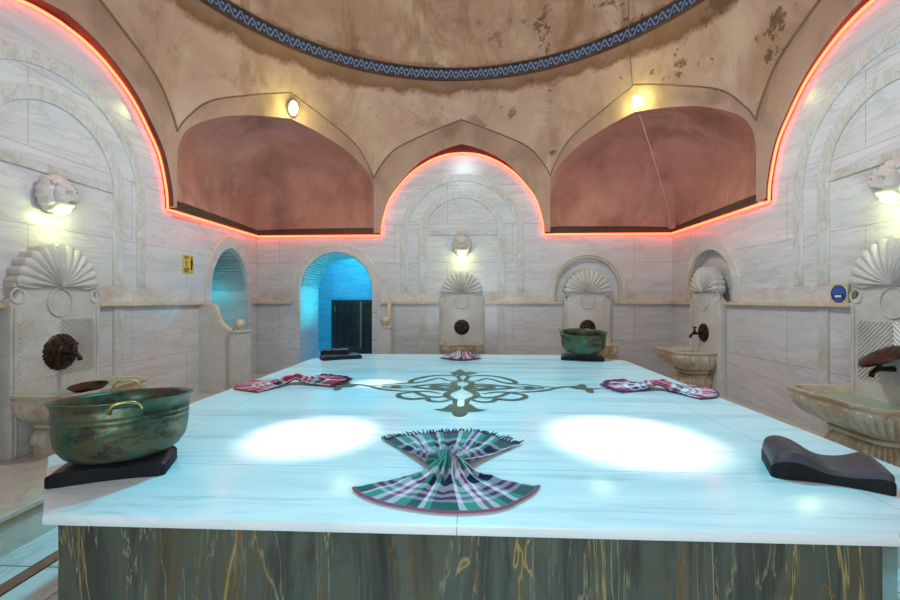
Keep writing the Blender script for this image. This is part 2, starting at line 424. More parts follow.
# joint lines in the side floor
m = MB()
for x in (-2.02, 1.73): m.box(x-.002, x+.002, -.3, 5.7, 0, .0015)
for i in range(7):
    y = .5+i*.85; m.box(-2.55, -1.9, y-.002, y+.002, 0, .0014); m.box(1.6, 2.25, y-.002, y+.002, 0, .0014)
trim(m, 'line')

# ledges and skirting on the walls
LEDG = {'b': [(-3.36, -2.78), (-1.31, -.36), (.36, 1.6), (2.37, 3.3)], 'l': [(-3.4, -.37), (.37, 2.01), (3.25, 3.43)], 'r': [(-3.53, -2.84), (-2.08, -.26), (.45, 3.2)]}
SKIRT = {'b': [(-3.36, -2.78), (-1.31, -.36), (.36, 1.37), (2.6, 3.3)], 'l': [(-3.4, -.37), (.37, 2.01), (3.25, 3.43)], 'r': [(-3.53, -3.12), (-1.80, -.55), (.45, 3.2)]}
for key, mw in (('b', MWB), ('l', MWL), ('r', MWR)):
    m = MB()
    for a, c in LEDG[key]: m.box(a, c, -.055, .005, -.065, -.022, .008)
    trim(m, 'ledge', mw)
    m = MB()
    for a, c in SKIRT[key]: m.box(a, c, -.012, .005, -.022, .135)
    trim(m, 'stainstrip', mw)

# nested arch mouldings of each wall
def arch_strip(c, ri, ro, zs, zb, d, mw, mat='pil', ztop=None, bev=.006, y0=.004):
    rz = (ztop-zs) if ztop else ro
    o = [(c+ro, zb)] + arc(c, zs, ro, 0, 180, 40, rz) + [(c-ro, zb), (c-ri, zb)] + arc(c, zs, ri, 180, 0, 40, rz-(ro-ri)) + [(c+ri, zb)]
    return trim(MB().poly([o], -d, y0, bev), mat, mw)
for mw in (MWB, MWL, MWR):
    arch_strip(0, .875, .99, 1.03, .135, .013, mw)
    arch_strip(0, .575, .69, 1.06, .135, .016, mw)
    trim(MB().box(-.575, .575, -.016, .004, 1.04, 1.12, .004), 'pil', mw)
    for s in (-1, 1):
        trim(MB().box(s*.6325-.058, s*.6325+.058, -.014, .004, ZB, -.066, .004), 'pil', mw)
arch_strip(NB, .53, .615, .175, -.02, .03, MWB, 'carved')
arch_strip(NB, .498, .53, .17, -.02, .015, MWB, 'ledge')
arch_strip(NR, .54, .66, .12, -.02, .04, MWR, 'carved')
arch_strip(NR, .498, .54, .16, -.02, .02, MWR, 'ledge')
# door surround mouldings
arch_strip(sum(DOORB)/2, .594, .68, .186, -.2, .018, MWB, 'carved')
arch_strip(sum(DOORB)/2, .68, .735, .186, -.02, .012, MWB, 'carved')
def frame_of(h, c, g, zb, d, mw, mat):
    o = [(c+(x-c)*(1+g/.48), z+(g if z > -.2 else 0)) if z > zb else (c+(x-c)*(1+g/.48), zb) for x, z in h]
    i = [(x, max(z, zb)) for x, z in h]
    trim(MB().poly([o, i], -d, .004), mat, mw)
cl = sum(DOORL)/2
o = door_pts(DOORL[0]-.13, DOORL[1]+.13, -.02, .93, 1); i = door_pts(DOORL[0], DOORL[1], -.02, .76, 1)
trim(MB().poly([[(x, z) for x, z in o[2:]] + [(x, z) for x, z in i[2:][::-1]]], -.03, .004, .006), 'stainstrip', MWL)
for xa, xb in ((DOORL[0]-.13, DOORL[0]), (DOORL[1], DOORL[1]+.13)):
    trim(MB().box(xa, xb, -.02, .004, ZB, .36), 'wall', MWL)

# ribbed linings inside the two openings (above the springing)
def ribs(pts, depth, mw):
    m = MB(); n = len(pts)
    for i in range(n-1):
        a = Vector((pts[i][0], 0, pts[i][1])); c = Vector((pts[i+1][0], 0, pts[i+1][1]))
        if (c-a).length < .02: continue
        d = (c-a).normalized(); nn = Vector((-d.z, 0, d.x))
        p = [a, a+(c-a)*.72, a+(c-a)*.72+nn*.022, a+nn*.022]
        vs = [q+Vector((0, .03, 0)) for q in p]+[q+Vector((0, depth, 0)) for q in p]
        m.add(vs, [(0,1,2,3), (7,6,5,4), (0,4,5,1), (1,5,6,2), (2,6,7,3), (3,7,4,0)])
    return trim(m, 'passage', mw)
ribs(arc(sum(DOORB)/2, .186, .596, 2, 178, 36), .84, MWB)
ribs(door_pts(*DOORL, ZB, .76, 1)[2:], .84, MWL)

# passage rooms behind the openings
def shell(x0, x1, y0, y1, z0, z1, mw, openface):
    t = .06; m = MB()
    m.box(x0-t, x0, y0, y1, z0, z1); m.box(x1, x1+t, y0, y1, z0, z1)
    m.box(x0-t, x1+t, y0, y1, z1, z1+t); m.box(x0-t, x1+t, y0, y1, z0-t, z0)
    m.box(x0-t, x1+t, y1, y1+t, z0-t, z1+t)
    trim(m, 'passage', mw)
shell(-3.9, -.8, .85, 2.9, ZB, 1.5, MWB, 0)
shell(1.2, 4.4, .85, 2.0, ZB, 1.4, MWL, 0)
light('passage_blue_lamp', 'AREA', (-2.4, 8.7, EYE+1.3), 75, (.0, .50, 1), (-2.5, 8.6, 0), size=1.3)
light('passage_teal_lamp', 'AREA', (-2.15, 7.3, EYE-.3), 12, (.0, .72, .9), (-2.7, 7.2, EYE+1), size=.3)
light('side_passage_lamp', 'AREA', (-4.9, 5.3, EYE+.3), 17, (.0, .55, .66), (-3.9, 6.3, EYE), size=.7)
# dark lattice double door standing in the blue passage
dm = T(-2.15, 8.60, EYE)
d1 = MB().box(-.66, .72, 0, .05, -.04, 0).box(-.66, -.61, 0, .05, ZB, -.04).box(.67, .72, 0, .05, ZB, -.04).box(-.61, .67, 0, .05, ZB, -.98).build('door_1', 'wood', mw=dm, kind='structure')
for k_, (a, c) in enumerate(((-.61, -.075), (-.045, .67))):
    m = MB(); fr = .05
    m.box(a, c, .005, .045, -.98, -.93).box(a, c, .005, .045, -.09, -.04).box(a, a+fr, .005, .045, -.93, -.09).box(c-fr, c, .005, .045, -.93, -.09)
    m.box(a+fr, c-fr, .03, .036, -.93, -.09)
    leaf = m.build('door_leaf', 'wood', parent=d1)
    m = MB(); w_ = c-a-2*fr; cxx = (a+c)/2
    for zi in range(4):
        zc = -.83+zi*.212
        for r_ in (.095, .05):
            m.tube([(cxx+r_*math.cos(2*PI*j/16), .022, zc+r_*math.sin(2*PI*j/16)) for j in range(16)], .006, 6, True)
        for j in range(4):
            q = PI/4+j*PI/2; m.tube([(cxx+.095*math.cos(q), .022, zc+.095*math.sin(q)), (cxx+w_/2*math.copysign(1, math.cos(q)), .022, zc+.105*math.copysign(1, math.sin(q)))], .006, 6)
    m.build('lattice', 'bronze', parent=leaf)
MB().box(-.069, -.051, -.01, .02, -.98, -.04).build('meeting_strip', 'brass', parent=d1)
MB().box(-.585, -.575, -.02, .004, -.25, -.12, .003).build('door_handle', 'brass', parent=d1)

# ------------------------------------------------------------------ upper plaster: arches, corner squinches, dome
AX, AY = 3.25, 3.32; HA, HB_ = 1.40, 1.33
J = [Vector(p+(0,)) for p in [(AX,-HB_), (AX,HB_), (HA,AY), (-HA,AY), (-AX,HB_), (-AX,-HB_), (-HA,-AY), (HA,-AY)]]
OUT = spline([(1,1.95),(.93,2.13),(.74,2.42),(.37,2.66),(0,2.86)], 6)
OUT[-1] = (0, 2.86)
RR, ZR = 3.18, 3.42
m = MB(); NS = 48
per = []
for s in range(8):
    a, b_ = J[s], J[(s+1) % 8]; mid = (a+b_)/2; hv = (b_-a)/2
    prof = [(-x, z) for x, z in OUT] + [(x, z) for x, z in OUT[::-1][1:]]
    for x, z in prof[:-1]: per.append(mid+hv*x+Vector((0,0,z)))
rows = []
for t in [i/10 for i in range(11)]:
    row = []
    for p in per:
        an = math.atan2(p.y, p.x); q = Vector((RR*math.cos(an), RR*math.sin(an), ZR))
        g = p.lerp(q, t); bulge = .10*math.sin(PI*t)*(q-p).length/1.5
        n_ = Vector((math.cos(an), math.sin(an), .25)).normalized()
        g = g + n_*bulge
        row.append((g.x+DC.x, g.y+DC.y, g.z+EYE))
    rows.append(row)
m.rows(rows, True)
m.build('ceiling', 'plaster', smooth=True, kind='structure')
# squinch niches on the four diagonals, arch faces on all eight sides
INN = spline([(1,1.05),(1,1.55),(.985,1.80),(.90,2.04),(.64,2.27),(.33,2.41),(0,2.50)], 5)
corners = {1: Vector((3.33, 3.40, 0)), 3: Vector((-3.35, 3.40, 0)), 5: Vector((-3.35, -3.40, 0)), 7: Vector((3.33, -3.40, 0))}
for s in (1, 3, 5, 7):
    a, b_ = J[s], J[(s+1) % 8]; mid = (a+b_)/2; hv = (b_-a)/2; dv = corners[s]-mid
    rows = []
    for x, z in INN:
        tt = (z-1.05)/1.45; dep = max(0, 1-tt**2.6)**.62; mx = min(1, tt*1.35)
        row = []
        for j in range(33):
            q = -1+j/16; vsh = 1-abs(q); csh = math.sqrt(max(0, 1-q*q))*.92
            sh = vsh*(1-mx)+csh*mx
            p = mid+hv*x*q+dv*dep*sh
            row.append((p.x+DC.x, p.y+DC.y, z+EYE))
        rows.append(row)
    tn[0] += 1
    MB().rows(rows).build('trim_%d' % tn[0], 'niche', smooth=True, kind='structure', weld=False)
    def surf(z, q):
        k3 = min(range(len(INN)), key=lambda i_: abs(INN[i_][1]-z)); x = INN[k3][0]
        tt = (z-1.05)/1.45; dep = max(0, 1-tt**2.6)**.62; mx = min(1, tt*1.35)
        sh = (1-abs(q))*(1-mx)+math.sqrt(max(0, 1-q*q))*.92*mx
        p = mid+hv*x*q+dv*dep*sh; return Vector((p.x+DC.x, p.y+DC.y, z+EYE))
    mc = MB()
    for sg in (-1, 1):
        mc.tube([surf(z, sg*q) for z, q in spline([(1.12, .70), (1.45, .70), (1.72, .64), (1.95, .50), (2.10, .30), (2.17, .05)], 5)], .008, 6)
    trim(mc, 'band', smooth=True)
    # face of the squinch arch
    up = [(-x, z) for x, z in OUT] + [(x, z) for x, z in OUT[::-1][1:]]
    lo = [(-x, z) for x, z in INN] + [(x, z) for x, z in INN[::-1][1:]]
    def resamp(pl, n=60):
        L = [0]
        for u, v_ in zip(pl, pl[1:]): L.append(L[-1]+math.hypot(u[0]-v_[0], u[1]-v_[1]))
        out = []
        for i_ in range(n+1):
            d = L[-1]*i_/n; k2 = max(j for j in range(len(L)) if L[j] <= d+1e-9); k2 = min(k2, len(pl)-2)
            f = (d-L[k2])/(L[k2+1]-L[k2]+1e-12); out.append((pl[k2][0]+(pl[k2+1][0]-pl[k2][0])*f, pl[k2][1]+(pl[k2+1][1]-pl[k2][1])*f))
        return out
    lo = [p for p in lo if p[1] >= 1.54]
    ru, rl = resamp(up), resamp(lo)
    f3 = lambda p, o=0: tuple(mid+hv*p[0]+Vector((DC.x, DC.y, p[1]+EYE))+dv.normalized()*o)
    trim(MB().rows([[f3(p) for p in ru], [f3(p) for p in rl]]), 'band', smooth=False)
    # dark brown moulding along the niche foot
    if s in (1, 3):
        mm = MB()
        for e in (a, b_):
            p0, p1 = e+Vector((DC.x, DC.y, 0)), corners[s]+Vector((DC.x, DC.y, 0))
            inw = (Vector((DC.x, DC.y, 0))-(p0+p1)/2); dr = (p1-p0).normalized(); nn = Vector((-dr.y, dr.x, 0))
            if nn.dot(inw) < 0: nn = -nn
            vs = [q+nn*o_+Vector((0,0,EYE+z)) for q in (p0, p1+(-dr)*0) for o_, z in ((-.02,1.055), (.035,1.055), (.03,1.125), (-.02,1.16))]
            mm.add(vs, [(0,1,2,3), (7,6,5,4), (0,4,5,1), (1,5,6,2), (2,6,7,3), (3,7,4,0)])
        trim(mm, 'darktrim')
for s, mw in ((2, MWB), (4, MWL), (0, MWR)):
    a, b_ = J[s]+DC, J[(s+1) % 8]+DC
    inv_ = mw.inverted(); la = inv_ @ Vector((a.x, a.y, EYE)); lb = inv_ @ Vector((b_.x, b_.y, EYE))
    if la.x > lb.x: la, lb = lb, la
    cx_, hw = (la.x+lb.x)/2, (lb.x-la.x)/2; y0 = la.y
    up = [(cx_-x*hw, z) for x, z in OUT] + [(cx_+x*hw, z) for x, z in OUT[::-1][1:]]
    up = [(cx_-hw, 1.07), (cx_-hw, 1.4), (cx_-hw, 1.7)] + up + [(cx_+hw, 1.7), (cx_+hw, 1.4), (cx_+hw, 1.07)]
    if s == 2: cr_ = spline([(1.03, 1.825), (.88, 2.00), (.68, 2.185), (.42, 2.335), (.2, 2.42), (0, 2.475)], 4)
    else: cr_ = spline([(1.02, 1.83), (.83, 2.04), (.60, 2.215), (.36, 2.335), (.18, 2.385), (0, 2.415)], 4)
    inner = [(x, max(z, 1.07)) for x, z in ARCH if z < 1.80] + cr_
    lo = inner_ = [(-x, z) for x, z in inner] + [(x, z) for x, z in inner[::-1][1:]]
    ru, rl = resamp(up, 90), resamp(lo, 90)
    trim(MB().rows([[(x, .05, z) for x, z in ru], [(x, y0, z) for x, z in ru], [(x, y0, z) for x, z in rl]]), 'band', mw)
    trim(MB().rows([[(x, y0, z) for x, z in rl], [(x, .06, z) for x, z in rl]]), 'darktrim', mw)  # arch underside, its shade painted in as dark brown
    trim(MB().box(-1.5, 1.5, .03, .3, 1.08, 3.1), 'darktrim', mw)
# soot darkened groin line along every arch
m = MB()
for s in range(8):
    a, b_ = J[s]+DC, J[(s+1) % 8]+DC; mid = (a+b_)/2; hv = (b_-a)/2
    prof = [(-x, z) for x, z in OUT] + [(x, z) for x, z in OUT[::-1][1:]]
    m.tube([mid+hv*x+Vector((0, 0, z+EYE)) for x, z in prof], .016 if s in (0, 4) else .010, 6)
trim(m, 'soot', smooth=True)
# tile ring, cornices and dome
def ringsurf(prof, mat, n=128):
    m = MB(); m.rows([[(DC.x+r*math.cos(2*PI*j/n), DC.y+r*math.sin(2*PI*j/n), EYE+z) for j in range(n)] for r, z in prof], True)
    return trim(m, mat, smooth=True, auto=35)
ringsurf([(3.20, 3.40), (3.155, 3.41), (3.15, 3.43)], 'darktrim')
ringsurf([(3.15, 3.43), (3.15, 3.56)], 'tile')
ringsurf([(3.15, 3.56), (3.12, 3.565), (3.12, 3.58)], 'darktrim')
m = MB(); n = 96
rows = []
for i in range(25):
    a = math.radians(i*88/24); rows.append([(DC.x+3.12*math.cos(a)*math.cos(2*PI*j/n), DC.y+3.12*math.cos(a)*math.sin(2*PI*j/n), EYE+3.58+2.9*math.sin(a)) for j in range(n)])
m.rows(rows, True, False, True)
m.build('dome', 'dome', smooth=True, kind='structure').name = 'trim_90'

# ------------------------------------------------------------------ neon tube along the top edge of the marble
def wl(mw, x, z, o=.03): return tuple(mw @ Vector((x, -o, z)))
path = [wl(MWL, -3.3, 1.04), ] + [wl(MWL, x, z-.012) for x, z in FULL[::-1]] + [wl(MWL, 3.40, 1.038)] + \
       [wl(MWB, -3.33, 1.038)] + [wl(MWB, x, z-.012) for x, z in FULL[::-1]] + [wl(MWB, 3.27, 1.038)] + \
       [wl(MWR, -3.50, 1.038)] + [wl(MWR, x, z-.012) for x, z in FULL[::-1]] + [wl(MWR, 3.3, 1.04)]
tag(MB().tube(path, .0125, 8).build('neon_tube', 'neon', smooth=True), 'glowing orange-red neon tube outlining the top edge of the marble walls', 'neon light')

# ------------------------------------------------------------------ fountains
def scallop(m, cx_, zc, R0, y0, n=13, relief=.035, bev=True):
    """half shell of radiating flutes"""
    rows = []; K = 8; st = n*8
    for i in range(K+1):
        r = R0*(.10+.90*i/K); row = []
        for j in range(st+1):
            a = PI*j/st; c_ = abs(math.sin(a*n)); rr = r*(1+(.085*c_-.02)*(i/K)**3)
            yy = y0-relief*(.25+.75*math.sin(PI*min(1, .15+.75*i/K)))*(.35+.65*c_)*(1 if i < K else .6)
            row.append((cx_+rr*math.cos(a), yy, zc+rr*math.sin(a)*1.0))
        rows.append(row)
    back = [(x, y0+.1, z) for x, y, z in rows[-1]]
    m.rows([[ (cx_, y0-.02, zc) ]*(st+1)] + rows + [back])
    return m

def fountain(label, mw, w_=.36, chevron=True, bw=.40, bd=.60, tilt=0, R0=.315, ts=1, zr=-.655):
    t = thing('wall_fountain', label, 'fountain', mw @ T(0, 0, ZB))
    up = T(0, 0, -ZB)
    d = .085
    # carved back panel with scrolled shoulders
    sh = [(w_, ZB), (w_, -.02), (w_-.015, .0), (w_-.055, .02), (w_-.075, .05), (w_-.06, .08), (w_-.03, .10), (w_-.02, .135)]
    o = [(-x, z) for x, z in sh] ; o = sh + [(-x, z) for x, z in sh[::-1]]
    m = MB().poly([o], -d, 0, .008)
    # side beads
    for s in (-1, 1):
        m.tube([(s*(w_-.035), -d-.004, ZB+.02), (s*(w_-.035), -d-.004, -.06)], .010, 6)
        m.tube([(s*(w_-.012), -d+.002, ZB+.02), (s*(w_-.012), -d+.002, -.04)], .009, 6)
    m.xf(up).build('back_panel', 'carved', parent=t, smooth=True, auto=30)
    m = MB(); scallop(m, 0, .11, R0, -d-.01)
    m.xf(up).build('shell_crest', 'carved', parent=t, smooth=True, auto=50)
    m = MB()
    pts = spline([(-w_+.05, .115), (-.22, .10), (-.1, .125), (0, .105), (.1, .125), (.22, .10), (w_-.05, .115)], 5)
    m.tube([(x, -d-.012, z) for x, z in pts], .011, 6)
    m.tube([(.105*math.cos(2*PI*j/28), -d-.004, -.02+.115*math.sin(2*PI*j/28)) for j in range(28)], .009, 6, True)
    m.lathe([(0, .0), (.06, .004), (.098, .012), (.1, .016)][::-1], 28).v  # placeholder ring centre
    m.v = m.v[:-28*4] ; m.f = [f for f in m.f if max(f) < len(m.v)]
    for s in (-1, 1):
        m.tube([(s*(w_-.055)+.05*math.cos(2*PI*j/20), -d-.002, .03+.055*math.sin(2*PI*j/20)) for j in range(20)], .008, 6, True)
    m.xf(up).build('scroll_moulding', 'carved', parent=t, smooth=True)
    if chevron:
        m = MB(); st = .034; xm = w_-.07
        for kx in range(30):
            z0 = -.62+kx*st
            for s in (-1, 1):     # lines rising away from the middle
                x0, z_a = .0, z0; x1, z_b = xm, z0-xm*1.0
                if z_a > -.16: f = (z_a+.16)/1.0; x0 += f; z_a -= f
                if z_b < -.62: x1 = x0+(z_a+.62); z_b = -.62
                if x1-x0 > .02 and x0 < xm: m.tube([(s*x0, -d-.001, z_a), (s*min(x1, xm), -d-.001, max(z_b, -.62))], .0085, 5)
        m.xf(up).build('chevron_relief', 'carved', parent=t)
    # tap
    tm = T(0, -d, -.43-ZB)
    def domed(): return [(0, .034), (.03, .034), (.04, .026), (.07, .03), (.085, .022), (.105, .022), (.118, .012), (.12, 0)]
    m = MB().lathe(domed(), 32, f=lambda a, z: 1+.03*abs(math.sin(a*8)))
    for j in range(0 if tilt else 8):
        a = j*PI/4; m.lathe([(0, .012), (.014, .006), (.016, -.002)], 8, (.078*math.cos(a), .078*math.sin(a), .026))
    rot = R(90, 'X')
    m.xf(Matrix.Scale(ts, 4))
    if tilt: m.xf(tm @ T(.04, -.09, .02) @ R(90-tilt, 'X') @ R(-12, 'Y'))
    else: m.xf(tm @ rot)
    plate = m.build('tap_rosette', 'bronze', parent=t, smooth=True, auto=40)
    m = MB(); m.tube([(0, 0, 0), (0, -.06, 0), (0, -.12, -.004), (0, -.15, -.03), (0, -.155, -.06)], [.022, .018, .017, .016, .019], 10)
    m.lathe([(.012, -.01), (.018, .0), (.016, .03), (.011, .04), (.011, .055)], 10, (0, -.10, .01))
    m.xf(tm @ T(.02 if tilt else 0, -.02, -.07 if tilt else -.01)).build('spout', 'bronze', parent=t, smooth=True)
    m = MB(); m.tube([(-.035, -.12, .068), (.035, -.12, .068)], [.010, .010], 8); m.tube([(0, -.12, .035), (0, -.12, .072)], .011, 8)
    for s in (-1, 1): m.lathe([(0, -.013), (.013, 0), (0, .013)], 8, (s*.035, -.12, .068))
    m.xf(tm @ T(.02 if tilt else 0, 0, -.06 if tilt else 0)).build('tap_handle', 'bronze', parent=t, smooth=True)
    # basin: wavy rectangular plan, fluted bowl
    def plan(a, sx=1, sy=1, flute=0, ears=1):
        c_, s_ = math.cos(a), math.sin(a)
        e = .55
        x = bw*sx*math.copysign(abs(c_)**e, c_); y = math.copysign(abs(s_)**e, s_)
        wave = 1+ears*(.05*math.exp(-((abs(math.degrees(math.atan2(abs(s_), abs(c_))))-50)/9)**2) - .03*math.exp(-((abs(c_)-.45)/.10)**2))
        if flute: wave *= 1+flute*abs(math.sin(a*15))
        yy = -(bd/2)-(-y)*(bd/2)*sy*wave if False else -(bd/2)*1.0 - (bd/2)*sy*wave*(-y)
        return (x*wave, yy)
    N = 240
    def prow(z, sx, sy, fl=0, ears=1, dy=0):
        return [(p[0], min(p[1]+dy, -d*.3), z) for p in (plan(2*PI*j/N, sx, sy, fl, ears) for j in range(N))]
    rows = [prow(zr-.10, .80, .82), prow(zr-.035, .86, .86), prow(zr, .90, .90), prow(zr, 1, 1), prow(zr-.018, 1.0, 1.0), prow(zr-.026, .97, .97), prow(zr-.045, .96, .96, .0),
            prow(zr-.06, .95, .95, .045), prow(zr-.12, .91, .89, .075, .6, .01), prow(zr-.18, .82, .78, .09, .4, .03), prow(zr-.225, .68, .64, .08, .2, .06), prow(zr-.25, .56, .54, 0, 0, .08),
            prow(zr-.262, .60, .58, 0, 0, .07), prow(zr-.285, .60, .58, 0, 0, .07), prow(zr-.295, .52, .50, 0, 0, .08)]
    m = MB().rows(rows, True, True, True)
    m.xf(up).build('basin', 'basin', parent=t, smooth=True, auto=50)
    m = MB().rows([prow(zr-.295, .48, .47, .04, 0, .09), prow(zr-.33, .55, .53, .10, 0, .08), prow(zr-.40, .60, .58, .10, 0, .07), prow(zr-.43, .61, .59, .0, 0, .07), prow(ZB+.001, .62, .60, 0, 0, .07)], True, True, True)
    m.xf(up).build('pedestal', 'basin', parent=t, smooth=True, auto=50)
    m = MB().rows([prow(zr-.055, .83, .84), prow(zr-.058, .83, .84)], True, True, True)
    m.xf(up).build('basin_water', 'water', parent=t)
    return t
fountain('large carved wall fountain with chevron panel on the left wall behind the copper bowl', MWL @ T(-.05, 0, 0), w_=.39, bw=.43, bd=.60, R0=.338, ts=1.25, zr=-.705)
fountain('large carved wall fountain with chevron panel on the right wall behind the black headrest', MWR @ T(.09, 0, 0), bw=.46, bd=.60, tilt=62, R0=.335, ts=1.35, zr=-.705)
fountain('marble wall fountain in the middle of the back wall below the lion head', MWB, chevron=False, bw=.34, bd=.62)
fountain('marble wall fountain under a small round arch on the back wall behind the far bowl', MWB @ T(1.965, 0, 0), chevron=False, bw=.36, bd=.62, R0=.34)
fountain('marble wall fountain under a small round arch on the right wall near the corner', MWR @ T(-2.46, 0, 0), chevron=False, bw=.36, bd=.62)

t = thing('copper_dish', 'dark brown copper dish lying in the left wall basin', 'dish', T(-3.10, 3.36, EYE-.735) @ R(6, 'X'))
MB().lathe([(0, 0), (.06, 0), (.10, .012), (.125, .035), (.135, .04), (.13, .044), (.095, .020), (.06, .008), (0, .008)], 32).build('dish_body', 'bronze', parent=t, smooth=True, auto=50)
MB().lathe([(0, .008), (.018, .012), (.022, .020), (.012, .030), (0, .032)], 16).build('centre_boss', 'bronze', parent=t, smooth=True)

# ------------------------------------------------------------------ lion heads with lamps
def lion(label, mw):
    t = thing('lion_head_lamp', label, 'wall lamp', mw @ T(0, 0, .87), 'lion head lamps above the fountains')
    # lobed mane, bracket, then the face
    fl = lambda a, z: 1+.085*abs(math.sin(a*8))
    mm = MB().lathe([(.10, 0), (.125, .0), (.145, .03), (.150, .06), (.135, .10), (.105, .125), (.06, .13), (0, .13)], 96, f=fl).xf(Matrix.Scale(1.08, 4, (0, 0, 1)) @ R(90, 'X'))
    mm.build('mane', 'carved', parent=t, smooth=True, auto=70)
    bm = bmesh.new(); bmesh.ops.create_icosphere(bm, subdivisions=5, radius=1)
    for v in bm.verts:
        x, y, z = v.co
        s_ = Vector((x*.098, y*.075, z*.112))
        def g(cx_, cz, rx, rz=None):
            rz = rz or rx
            return math.exp(-((x-cx_)**2/(2*rx*rx)+(z-cz)**2/(2*rz*rz))) if y < .1 else 0
        s_.y -= .040*g(0, -.30, .42, .26) + .018*g(0, .10, .16, .3)       # muzzle, nose bridge
        s_.y -= .030*(g(.36, .36, .16, .10)+g(-.36, .36, .16, .10))       # brows
        s_.y += .040*(g(.34, .14, .12, .09)+g(-.34, .14, .12, .09))       # eye hollows
        s_.y -= .018*g(0, -.16, .10, .08)                                 # nose tip
        s_.y += .050*g(0, -.50, .22, .07)                                 # open mouth
        s_.y -= .020*g(0, -.72, .2, .1)
        v.co = s_
    MB().bm(bm, T(0, -.125, -.005)).build('lion_face', 'carved', parent=t, smooth=True)
    for s in (-1, 1): MB().lathe([(0, .016), (.016, .010), (.024, 0), (.018, -.012)], 12).xf(T(s*.088, -.128, .088) @ R(70, 'X')).build('ear', 'carved', parent=t, smooth=True)
    MB().lathe([(0, 0), (.026, 0), (.03, .01), (.02, .03)], 20, (0, -.06, -.158)).build('bulb', 'spotglow', parent=t, smooth=True)
    p = mw @ Vector((0, -.14, .69)); q = mw @ Vector((0, -.05, -.5))
    light('lion_lamp_light', 'POINT', p, 3.1, (.88, 1, .38), shadow_soft_size=.03)
lion('carved lion head with lamp under it on the left wall', MWL @ T(-.05, 0, 0))
lion('carved lion head with lamp under it on the back wall', MWB)
lion('carved lion head with lamp under it on the right wall', MWR @ T(.08, 0, 0))

# ------------------------------------------------------------------ round lamps at the squinch crowns
def bulkhead(label, loc, nrm):
    q = Vector(nrm).to_track_quat('Z', 'Y').to_matrix().to_4x4(); mw = T(*loc) @ q
    t = thing('round_ceiling_lamp', label, 'lamp', mw)
    MB().lathe([(.085, -.03), (.11, -.02), (.112, .02), (.10, .035), (.088, .04)], 32).xf(Matrix.Diagonal((.62, .95, .9, 1))).build('lamp_base', 'white', parent=t, smooth=True, auto=40)
    MB().lathe([(.088, .035), (.082, .06), (.06, .085), (.03, .098), (0, .10)], 32).xf(Matrix.Diagonal((.62, .95, .9, 1))).build('lamp_shade', 'lampglow', parent=t, smooth=True)
    light('round_lamp_light', 'POINT', Vector(loc)+Vector(nrm).normalized()*.16+Vector((0,0,.02)), 10, (.92, 1, .26), shadow_soft_size=.06)
bulkhead('round glowing ceiling lamp above the left corner niche', (-2.43, 5.80, EYE+2.63), (.5, -.65, -.28))
bulkhead('round glowing ceiling lamp above the right corner niche, with a cable hanging from it', (2.22, 5.83, EYE+2.63), (-.45, -.65, -.28))
m = MB().tube(spline([(2.23, 5.86, EYE+2.58), (2.42, 6.02, EYE+2.25), (2.66, 6.25, EYE+1.85), (2.92, 6.52, EYE+1.4), (3.05, 6.72, EYE+1.12)], 6), .007, 6)
tag(m.build('power_cable', 'cable', smooth=True), 'thin pale cable hanging from the right round lamp down to the neon', 'cable')
def pol(r, d, z): return (DC.x+r*math.cos(math.radians(d)), DC.y+r*math.sin(math.radians(d)), EYE+z)
m = MB().tube(spline([pol(3.26, 45.2, 2.80), pol(3.20, 45, 3.0), pol(3.12, 44.8, 3.3), pol(3.08, 44.6, 3.5), pol(3.05, 44.4, 3.75), pol(2.98, 44.2, 4.05)], 6), .005, 6)
tag(m.build('dome_cable', 'cabled', smooth=True), 'thin cable running up the dome above the right round lamp', 'cable')
m = MB().box(3.06, 3.13, 6.70, 6.80, EYE+1.10, EYE+1.19, .006)
tag(m.build('junction_box', 'grey'), 'small grey junction box in the right corner above the neon', 'junction box')

# ------------------------------------------------------------------ door cheeks with ball finials
def cheek(label, mw):
    t = thing('partition_slab', label, 'partition', mw @ T(0, 0, ZB))
    up = T(0, 0, -ZB)
    o = [(0, ZB), (0, -.07)] + spline([(.13, -.075), (.20, -.10), (.24, -.19), (.28, -.30), (.36, -.385), (.43, -.40)], 5) + [(.43, ZB)]
    MB().poly([o], -.035, .035, .004).xf(up).build('curved_panel', 'carved', parent=t)
    o2 = spline([(0, -.07), (.13, -.075), (.20, -.10), (.24, -.19), (.28, -.30), (.36, -.385), (.43, -.40)], 5)
    MB().tube([(x, 0, z+.012) for x, z in o2], .030, 8).xf(up).build('rail', 'ledge', parent=t, smooth=True)
    p = MB().box(.43, .62, -.095, .095, ZB, -.42, .01); p.box(.42, .63, -.105, .105, -.42, -.39, .008); p.box(.47, .58, -.10, -.095, ZB+.1, -.5)
    p.xf(up).build('post', 'carved', parent=t)
    MB().lathe([(.03, -.02), (.035, 0), (.03, .01), (.058, .035), (.068, .07), (.058, .11), (.03, .135), (0, .14)], 24, (.525, 0, -.385)).xf(up).build('ball_finial', 'basin', parent=t, smooth=True)
cheek('curved marble partition with ball finial by the left wall opening', MWL @ T(1.95, 0, 0) @ R(-90))
cheek('curved marble partition with ball finial beside the blue-lit doorway', MWB @ T(-1.14, 0, 0) @ R(-90))

